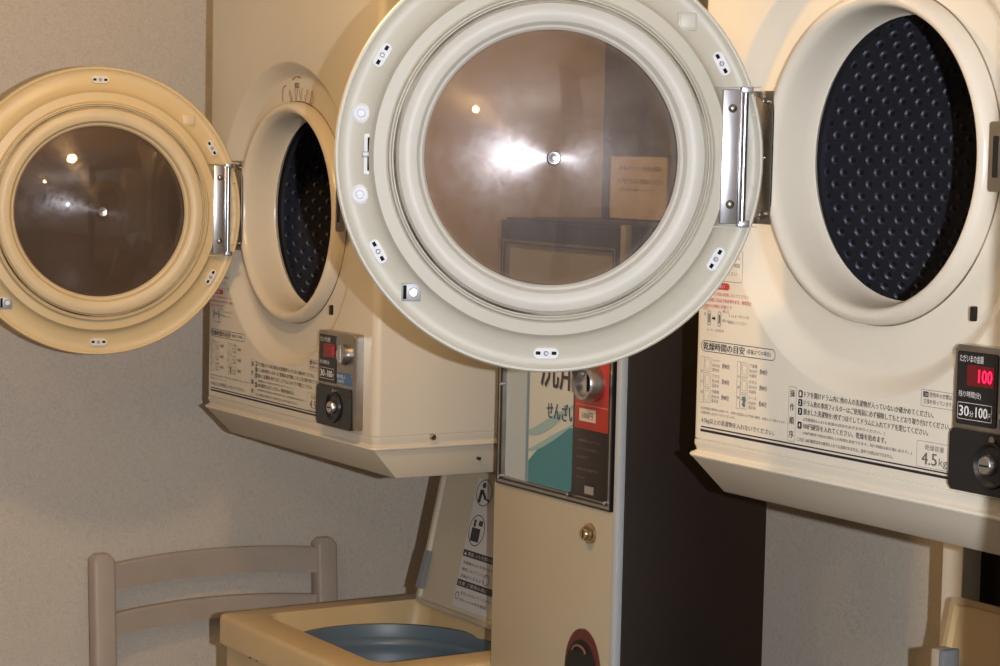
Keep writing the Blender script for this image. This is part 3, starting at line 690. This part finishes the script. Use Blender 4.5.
    bm = bmesh.new(); text(bm, '100円', 0.2400, fz0+0.1310, 0.010, 0.028, y=-0.0031, bold=0.0005); link('price_lettering', bm, INK_SOFT, lb, smooth=False)
    bm = bmesh.new(); cz = fz0+0.187
    lathe(bm, [(0, -0.010), (0.017, -0.010), (0.0195, -0.022), (0.0245, -0.025), (0.0275, -0.020), (0.0290, -0.0)], 44, (0.2680, 0, cz), 'y'); dl = link('coin_dial', bm, CHROME, cp)
    bm = bmesh.new(); box(bm, 0.2655, 0.2705, -0.0140, -0.0090, cz-0.013, cz+0.013, 0.001); link('dial_slot', bm, SLOTBLACK, dl)
    bm = bmesh.new(); disc_solid(bm, 0.0165, -0.009, -0.0108, (0.2680, 0, cz), 'y', 32); link('dial_plate', bm, mat('brassy_plate', (0.42, 0.36, 0.28), 0.45, metal=0.3), dl)
    bm = bmesh.new()
    for q, (tx_, ww) in enumerate((('100円硬貨を入れて下さい', 0.060), ('ダイヤルを右に回すと', 0.055), ('商品が出ます', 0.030), ('故障の時は連絡下さい', 0.058), ('係まで', 0.022))):
        text(bm, tx_, 0.2260, fz0+0.0950-q*0.0125-(0.006 if q > 2 else 0), 0.0046, ww, y=-0.0006)
    link('coin_panel_lettering', bm, mat('brown_ink', (0.20, 0.12, 0.09), 0.5), cp, smooth=False)
    bm = bmesh.new(); rectf(bm, 0.2480, 0.2720, fz0+0.0180, fz0+0.0300, -0.0006); link('serial_tag', bm, mat('grey_tag', (0.30, 0.27, 0.24), 0.5), cp, smooth=False)
    for x, z in ((0.0125, fz0+0.0125), (0.2115, fz0+0.0125), (0.3085, fz0+0.0125), (0.0125, fz0+0.160)):
        bm = bmesh.new(); disc_solid(bm, 0.0028, 0.002, -0.006, (x, 0, z), 'y', 12, 0.0008); link('screw', bm, CHROME, t)
    bm = bmesh.new(); box(bm, 0.012, 0.307, -0.0001, 0.0009, fz0+0.013, fz1-0.034); 
    bm.free()
    # lock and the oval tray opening below
    bm = bmesh.new(); lathe(bm, [(0, -0.014), (0.0085, -0.014), (0.0105, -0.011), (0.0110, -0.005), (0.0150, -0.004), (0.0160, 0.001)], 26, (0.2660, 0, VZ-0.0400), 'y'); lk = link('lock', bm, BRASS, t)
    bm = bmesh.new(); box(bm, 0.2650, 0.2670, -0.0148, -0.0138, VZ-0.046, VZ-0.034); link('keyhole', bm, BLACK, lk)
    oz = VZ-0.187-0.068
    bm = bmesh.new()
    pts = [(0.2570+0.0460*math.cos(2*PI*k/48), oz+0.068*math.sin(2*PI*k/48)) for k in range(48)]
    prism(bm, pts, -0.004, 0.006); ov = link('outlet_surround', bm, mat('dark_red_plastic', (0.09, 0.014, 0.012), 0.35), t)
    bm = bmesh.new(); pts = [(0.2560+0.0415*math.cos(2*PI*k/48), oz-0.006+0.057*math.sin(2*PI*k/48)) for k in range(48)]
    prism(bm, pts, -0.0052, -0.003); link('outlet_opening', bm, DARKHOLE, ov)
    bm = bmesh.new(); tube(bm, [(0.253+0.018*math.cos(a), -0.007, oz+0.030+0.012*math.sin(a)) for a in [0.2+k*0.27 for k in range(11)]], 0.0018, 8); link('outlet_arrow', bm, mat('pale_red_mark', (0.22, 0.10, 0.08), 0.4), ov)
    return t
make_vending()

# ------------------------------------------------------------------ notice standing on the vending machine
ZV = VZ+0.424
nt_ = thing('notice_card', 'cream printed notice card standing on top of the vending machine, seen through the door glass', 'notice', (-2.881, 2.0, ZV))
bm = bmesh.new(); box(bm, 0.0, 0.151, -0.0015, 0.0015, 0.003, 0.100); c_ = link('card', bm, PAPER, nt_, smooth=False)
bm = bmesh.new(); box(bm, 0.010, 0.141, -0.020, 0.020, 0.0, 0.003, 0.001); box(bm, 0.010, 0.141, 0.0016, 0.004, 0.0025, 0.03); link('foot', bm, CLEAR, nt_, smooth=False)
for st, x, z, h, w in (('ドライヤーご使用の際は', 0.026, 0.077, 0.0085, 0.112), ('ドアをきちんとお閉めください', 0.022, 0.057, 0.0085, 0.120), ('ご協力をお願いいたします', 0.028, 0.046, 0.0042, 0.095)):
    bm = bmesh.new(); text(bm, st, x, z, h, w, y=-0.0020, bold=0.0003); link('lettering', bm, INK_SOFT, c_, smooth=False)

# ------------------------------------------------------------------ top loading washers
def make_washer(o, label, far):
    t = thing('washing_machine', label, 'washing machine', (o[0], o[1], 0))
    ZT = 0.86; w, d = 0.54, 0.455
    bm = bmesh.new(); O = rrect(0.008, w-0.008, 0.012, d-0.005, 0.010); Oi = rrect(0.020, w-0.020, 0.024, d-0.017, 0.006)
    rw = [[bm.verts.new((p[0], p[1], z)) for p in q] for q, z in ((Oi, 0.012), (O, 0.0), (O, ZT-0.052), (Oi, ZT-0.052), (Oi, 0.012))]
    for P, Q in zip(rw, rw[1:]):
        for i in range(len(O)): bm.faces.new((P[i], P[(i+1) % len(O)], Q[(i+1) % len(O)], Q[i]))
    bm.faces.new(rw[0]); link('cabinet', bm, TAN, t)
    # top panel with a rectangular opening, sloping walls to the tub
    bm = bmesh.new()
    O = rrect(0, w, 0, d, 0.014); n = len(O)
    I = rrect(0.050, w-0.070, 0.066, 0.392, 0.030)
    I2 = rrect(0.062, w-0.082, 0.078, 0.384, 0.045)
    rows = [[bm.verts.new((p[0], p[1], ZT-0.052)) for p in O], [bm.verts.new((p[0], p[1], ZT-0.010)) for p in O],
            [bm.verts.new((0.5*w+(p[0]-0.5*w)*0.992, 0.5*d+(p[1]-0.5*d)*0.992, ZT-0.003)) for p in O], [bm.verts.new((0.5*w+(p[0]-0.5*w)*0.975, 0.5*d+(p[1]-0.5*d)*0.975, ZT)) for p in O],
            [bm.verts.new((p[0], p[1], ZT)) for p in I], [bm.verts.new((p[0]*0.99+0.01*w/2, p[1]*0.99+0.002, ZT-0.006)) for p in I], [bm.verts.new((p[0], p[1], ZT-0.060)) for p in I2]]
    for P, Q in zip(rows, rows[1:]):
        for i in range(n): bm.faces.new((P[i], P[(i+1) % n], Q[(i+1) % n], Q[i]))
    link('top_panel', bm, TAN, t, sharp=50)
    # tub mouth
    bm = bmesh.new(); 
    lathe(bm, [(0.33, -0.0590), (0.1905, -0.058), (0.1900, -0.033), (0.1870, -0.029), (0.1820, -0.030), (0.1790, -0.040), (0.1780, -0.052), (0.1720, -0.056), (0.1690, -0.066), (0.1730, -0.074), (0.1700, -0.084), (0.1650, -0.40), (0, -0.40)], 96, (0.258, 0.205, ZT))
    for co, no in (((0.052, 0, 0), (-1, 0, 0)), ((0.468, 0, 0), (1, 0, 0)), ((0, 0.068, 0), (0, -1, 0)), ((0, 0.386, 0), (0, 1, 0))):
        bmesh.ops.bisect_plane(bm, geom=bm.verts[:]+bm.edges[:]+bm.faces[:], plane_co=co, plane_no=no, clear_outer=True)
    link('tub', bm, TUBBLUE, t, sharp=50)
    # raised lid, hinged along the back
    X0 = 0.079; hw = 0.40; yb, yt = 0.365, 0.422; zb, zt = ZT+0.001, ZT+0.262
    def LP(x, s, off):                        # point on the lid: s from the hinge up, off towards the viewer
        dy, dz = yt-yb, zt-zb; L = math.hypot(dy, dz)
        return (x, yb+dy*s - off*dz/L, zb+dz*s + off*dy/L)
    bm = bmesh.new()
    O = rrect(X0, X0+hw, 0.0, 1.0, 0.02)
    O = [(x, z) for x, z in O]
    A = [bm.verts.new(LP(x, z, 0.008)) for x, z in O]; B = [bm.verts.new(LP(x, z, -0.008)) for x, z in O]
    A2 = [bm.verts.new(LP(X0+hw/2+(x-X0-hw/2)*0.95, 0.5+(z-0.5)*0.95, 0.010)) for x, z in O]
    A3 = [bm.verts.new(LP(X0+hw/2+(x-X0-hw/2)*0.93, 0.5+(z-0.5)*0.93, 0.004)) for x, z in O]
    k = len(O)
    for P, Q in ((B, A), (A, A2), (A2, A3)):
        for i in range(k): bm.faces.new((P[i], P[(i+1) % k], Q[(i+1) % k], Q[i]))
    bm.faces.new(A3); bm.faces.new(B[::-1])
    lid = link('lid', bm, TAN_IN if far else TAN, t)
    fn = lambda a, b: LP(X0+a, b, 0.0048)
    fn2 = lambda a, b: LP(X0+a, b, 0.0054)
    def strip(pts, f): 
        return [f(p[0], p[1]) for p in pts]
    if far:
        bm = bmesh.new(); bm.faces.new([bm.verts.new(p) for p in strip([(0.122, 0.06), (0.262, 0.06), (0.262, 0.93), (0.122, 0.93)], fn)]); stk = link('instruction_sticker', bm, STICK, lid, smooth=False)
        bm = bmesh.new()
        def ell(cx, cz, rx, rz, th=0.0018):
            P = [(cx+rx*math.cos(2*PI*i/32), cz+rz*math.sin(2*PI*i/32)) for i in range(32)]; Q = [(cx+(rx-th)*math.cos(2*PI*i/32), cz+(rz-th*3.5)*math.sin(2*PI*i/32)) for i in range(32)]
            a = [bm.verts.new(fn2(*p)) for p in P]; b = [bm.verts.new(fn2(*p)) for p in Q]
            for i in range(32): bm.faces.new((a[i], a[(i+1) % 32], b[(i+1) % 32], b[i]))
        def poly(pts): bm.faces.new([bm.verts.new(fn2(*p)) for p in pts])
        # bending figure in the upper oval, bin in the lower one
        ox = -0.018
        ell(0.170+ox, 0.840, 0.026, 0.090); ell(0.170+ox, 0.585, 0.026, 0.105)
        poly([(0.166+ox+0.006*math.cos(i), 0.888+0.020*math.sin(i)) for i in [2*PI*j/12 for j in range(12)]])
        poly([(0.157+ox, 0.855), (0.166+ox, 0.860), (0.180+ox, 0.812), (0.174+ox, 0.800)]); poly([(0.156+ox, 0.855), (0.165+ox, 0.855), (0.163+ox, 0.772), (0.154+ox, 0.768)]); poly([(0.172+ox, 0.812), (0.192+ox, 0.800), (0.192+ox, 0.788), (0.172+ox, 0.798)])
        poly([(0.154+ox, 0.510), (0.182+ox, 0.510), (0.182+ox, 0.600), (0.154+ox, 0.600)]); poly([(0.157+ox, 0.606), (0.164+ox, 0.606), (0.164+ox, 0.655), (0.157+ox, 0.655)]); poly([(0.172+ox, 0.622), (0.186+ox, 0.617), (0.186+ox, 0.655), (0.174+ox, 0.655)])
        for zz in (0.400, 0.200): poly([(0.124, zz), (0.262, zz), (0.262, zz+0.045), (0.124, zz+0.045)])
        for rr_, (tx_, ww) in enumerate((('洗濯機のふたを開けたまま', 0.11), ('使用しないでください', 0.09), ('回転がとまるまで', 0.08))): text(bm, tx_, 0.130, 0.350-rr_*0.045, 0.022, ww, fn=fn2)
        for rr_, (tx_, ww) in enumerate((('手を入れないでください', 0.10), ('ポケットの中を確認', 0.09))): text(bm, tx_, 0.142, 0.150-rr_*0.045, 0.022, ww, fn=fn2)
        ell(0.215, 0.29, 0.010, 0.035, 0.0012); ell(0.132, 0.135, 0.006, 0.026, 0.0012)
        link('sticker_print', bm, INK, stk, smooth=False)
        bm = bmesh.new()
        text(bm, '▲ 警告 ふたを開ける前に', 0.128, 0.409, 0.026, 0.12, fn=lambda a, b: LP(X0+a, b, 0.0060)); text(bm, '注意 ご使用の前に', 0.128, 0.209, 0.026, 0.10, fn=lambda a, b: LP(X0+a, b, 0.0060))
        link('sticker_white_print', bm, STICK, stk, smooth=False)
    if far:                                   # grey hinge arm on the left of the lid
        bm = bmesh.new(); s0, s1, xa, xb = 0.10, 0.36, X0+0.004, X0+0.018
        a = [bm.verts.new(LP(x, q, 0.016 if q < 0.2 else 0.012)) for x, q in ((xa, s0), (xb, s0), (xb, s1), (xa, s1))]
        b = [bm.verts.new(LP(x, q, 0.006)) for x, q in ((xa, s0), (xb, s0), (xb, s1), (xa, s1))]
        bm.faces.new(a); bm.faces.new(b[::-1])
        for i in range(4): bm.faces.new((a[i], a[(i+1) % 4], b[(i+1) % 4], b[i]))
        link('hinge_arm', bm, GREYPL, t)
    else:                                     # upright hinge cover with a grey side, in front of the lid
        bm = bmesh.new(); box(bm, 0.138, 0.156, 0.325, 0.350, ZT-0.004, ZT+0.216, 0.003); hc = link('hinge_cover', bm, TAN_IN, t)
        bm = bmesh.new(); box(bm, 0.1555, 0.164, 0.322, 0.350, ZT-0.004, ZT+0.217, 0.002); link('grey_side', bm, GREYPL, hc)
    for s in (-1, 1):
        bm = bmesh.new(); disc_solid(bm, 0.0028 if s < 0 else 0.0022, 0.004, -0.003, (0.118 if s < 0 else 0.145, 0.010, ZT-0.056), 'y', 12); link('panel_screw', bm, BLACK, t)
    return t
make_washer((-3.502, 1.607, 0), 'tan top-loading washing machine with raised lid and blue-grey tub, below the farther dryer', True)
make_washer((-2.140, 1.570, 0), 'tan washing machine with raised plain brown lid, below the nearer dryer at the right edge', False)

# ------------------------------------------------------------------ chair against the end wall
def make_chair():
    t = thing('wooden_chair', 'pale painted wooden chair with two curved back rails, by the left wall', 'chair', (-4.045, 1.850, 0))
    # local: x away from the wall (the way it faces), y along the wall
    ZTOP = 0.875
    hw = 0.247
    for s, dz in ((-1, 0.0), (1, -0.004)):
        bm = bmesh.new()
        pts = rrect(-0.016, 0.022, s*hw-0.0225, s*hw+0.0225, 0.006, 3)
        A = [bm.verts.new((x+0.06, y, 0.0)) for x, y in pts]; Bm = [bm.verts.new((x+0.03, y, 0.45)) for x, y in pts]; T0 = [bm.verts.new((x, y, ZTOP-0.012+dz)) for x, y in pts]
        T1 = [bm.verts.new((x*0.6, s*hw+(y-s*hw)*0.6, ZTOP+dz)) for x, y in pts]
        for P, Q in ((A, Bm), (Bm, T0), (T0, T1)):
            for i in range(len(pts)): bm.faces.new((P[i], P[(i+1) % len(pts)], Q[(i+1) % len(pts)], Q[i]))
        bm.faces.new(T1); bm.faces.new(A[::-1]); link('back_post', bm, WOOD, t)
    for z0, z1 in ((ZTOP-0.075, ZTOP-0.022), (ZTOP-0.165, ZTOP-0.122)):
        bm = bmesh.new(); N = 16; rows = []
        for k in range(N+1):
            y = -hw+0.018 + (2*hw-0.036)*k/N; bow = 0.028*(1-(2*k/N-1)**2); lift = 0.010*(1-(2*k/N-1)**2)
            x = 0.006 - bow*0.8 + 0.012*(ZTOP-z1)
            rows.append([bm.verts.new(p) for p in ((x+0.009, y, z0+lift), (x+0.009, y, z1+lift-0.004), (x+0.005, y, z1+lift), (x-0.009, y, z1+lift), (x-0.009, y, z0+lift))])
        for P, Q in zip(rows, rows[1:]):
            for i in range(5): bm.faces.new((P[i], P[(i+1) % 5], Q[(i+1) % 5], Q[i]))
        bm.faces.new(rows[0]); bm.faces.new(rows[-1][::-1]); link('back_rail', bm, WOOD, t, sharp=40)
    bm = bmesh.new(); box(bm, 0.030, 0.440, -hw-0.015, hw+0.015, 0.435, 0.460, 0.008); link('seat', bm, WOOD, t)
    for s in (-1, 1):
        bm = bmesh.new(); box(bm, 0.390, 0.425, s*(hw-0.01)-0.018, s*(hw-0.01)+0.018, 0.0, 0.436, 0.004); link('leg', bm, WOOD, t)
        bm = bmesh.new(); box(bm, 0.075, 0.392, s*(hw-0.01)-0.009, s*(hw-0.01)+0.009, 0.385, 0.436, 0.003); link('side_rail', bm, WOOD, t)
    bm = bmesh.new(); box(bm, 0.398, 0.418, -hw+0.02, hw-0.02, 0.385, 0.436, 0.003); link('front_rail', bm, WOOD, t)
make_chair()

# ------------------------------------------------------------------ dark cabinet added as the shaded wall behind the right-hand washer
def make_shade_cabinet():
    t = thing('shade_cabinet', 'dark brown cabinet added for the deep shade on the back wall behind the raised brown washer lid', 'cabinet', (-2.245, 2.16, 0))
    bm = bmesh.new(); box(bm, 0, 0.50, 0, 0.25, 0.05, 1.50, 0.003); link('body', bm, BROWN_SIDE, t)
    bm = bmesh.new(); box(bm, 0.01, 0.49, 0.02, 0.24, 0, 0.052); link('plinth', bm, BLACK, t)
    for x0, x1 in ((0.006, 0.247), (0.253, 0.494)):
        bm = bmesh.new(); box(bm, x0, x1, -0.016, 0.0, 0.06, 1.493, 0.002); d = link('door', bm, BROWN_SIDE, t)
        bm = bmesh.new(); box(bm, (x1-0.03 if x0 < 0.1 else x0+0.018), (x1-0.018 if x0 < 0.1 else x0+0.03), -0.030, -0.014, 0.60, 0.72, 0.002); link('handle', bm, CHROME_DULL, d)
make_shade_cabinet()
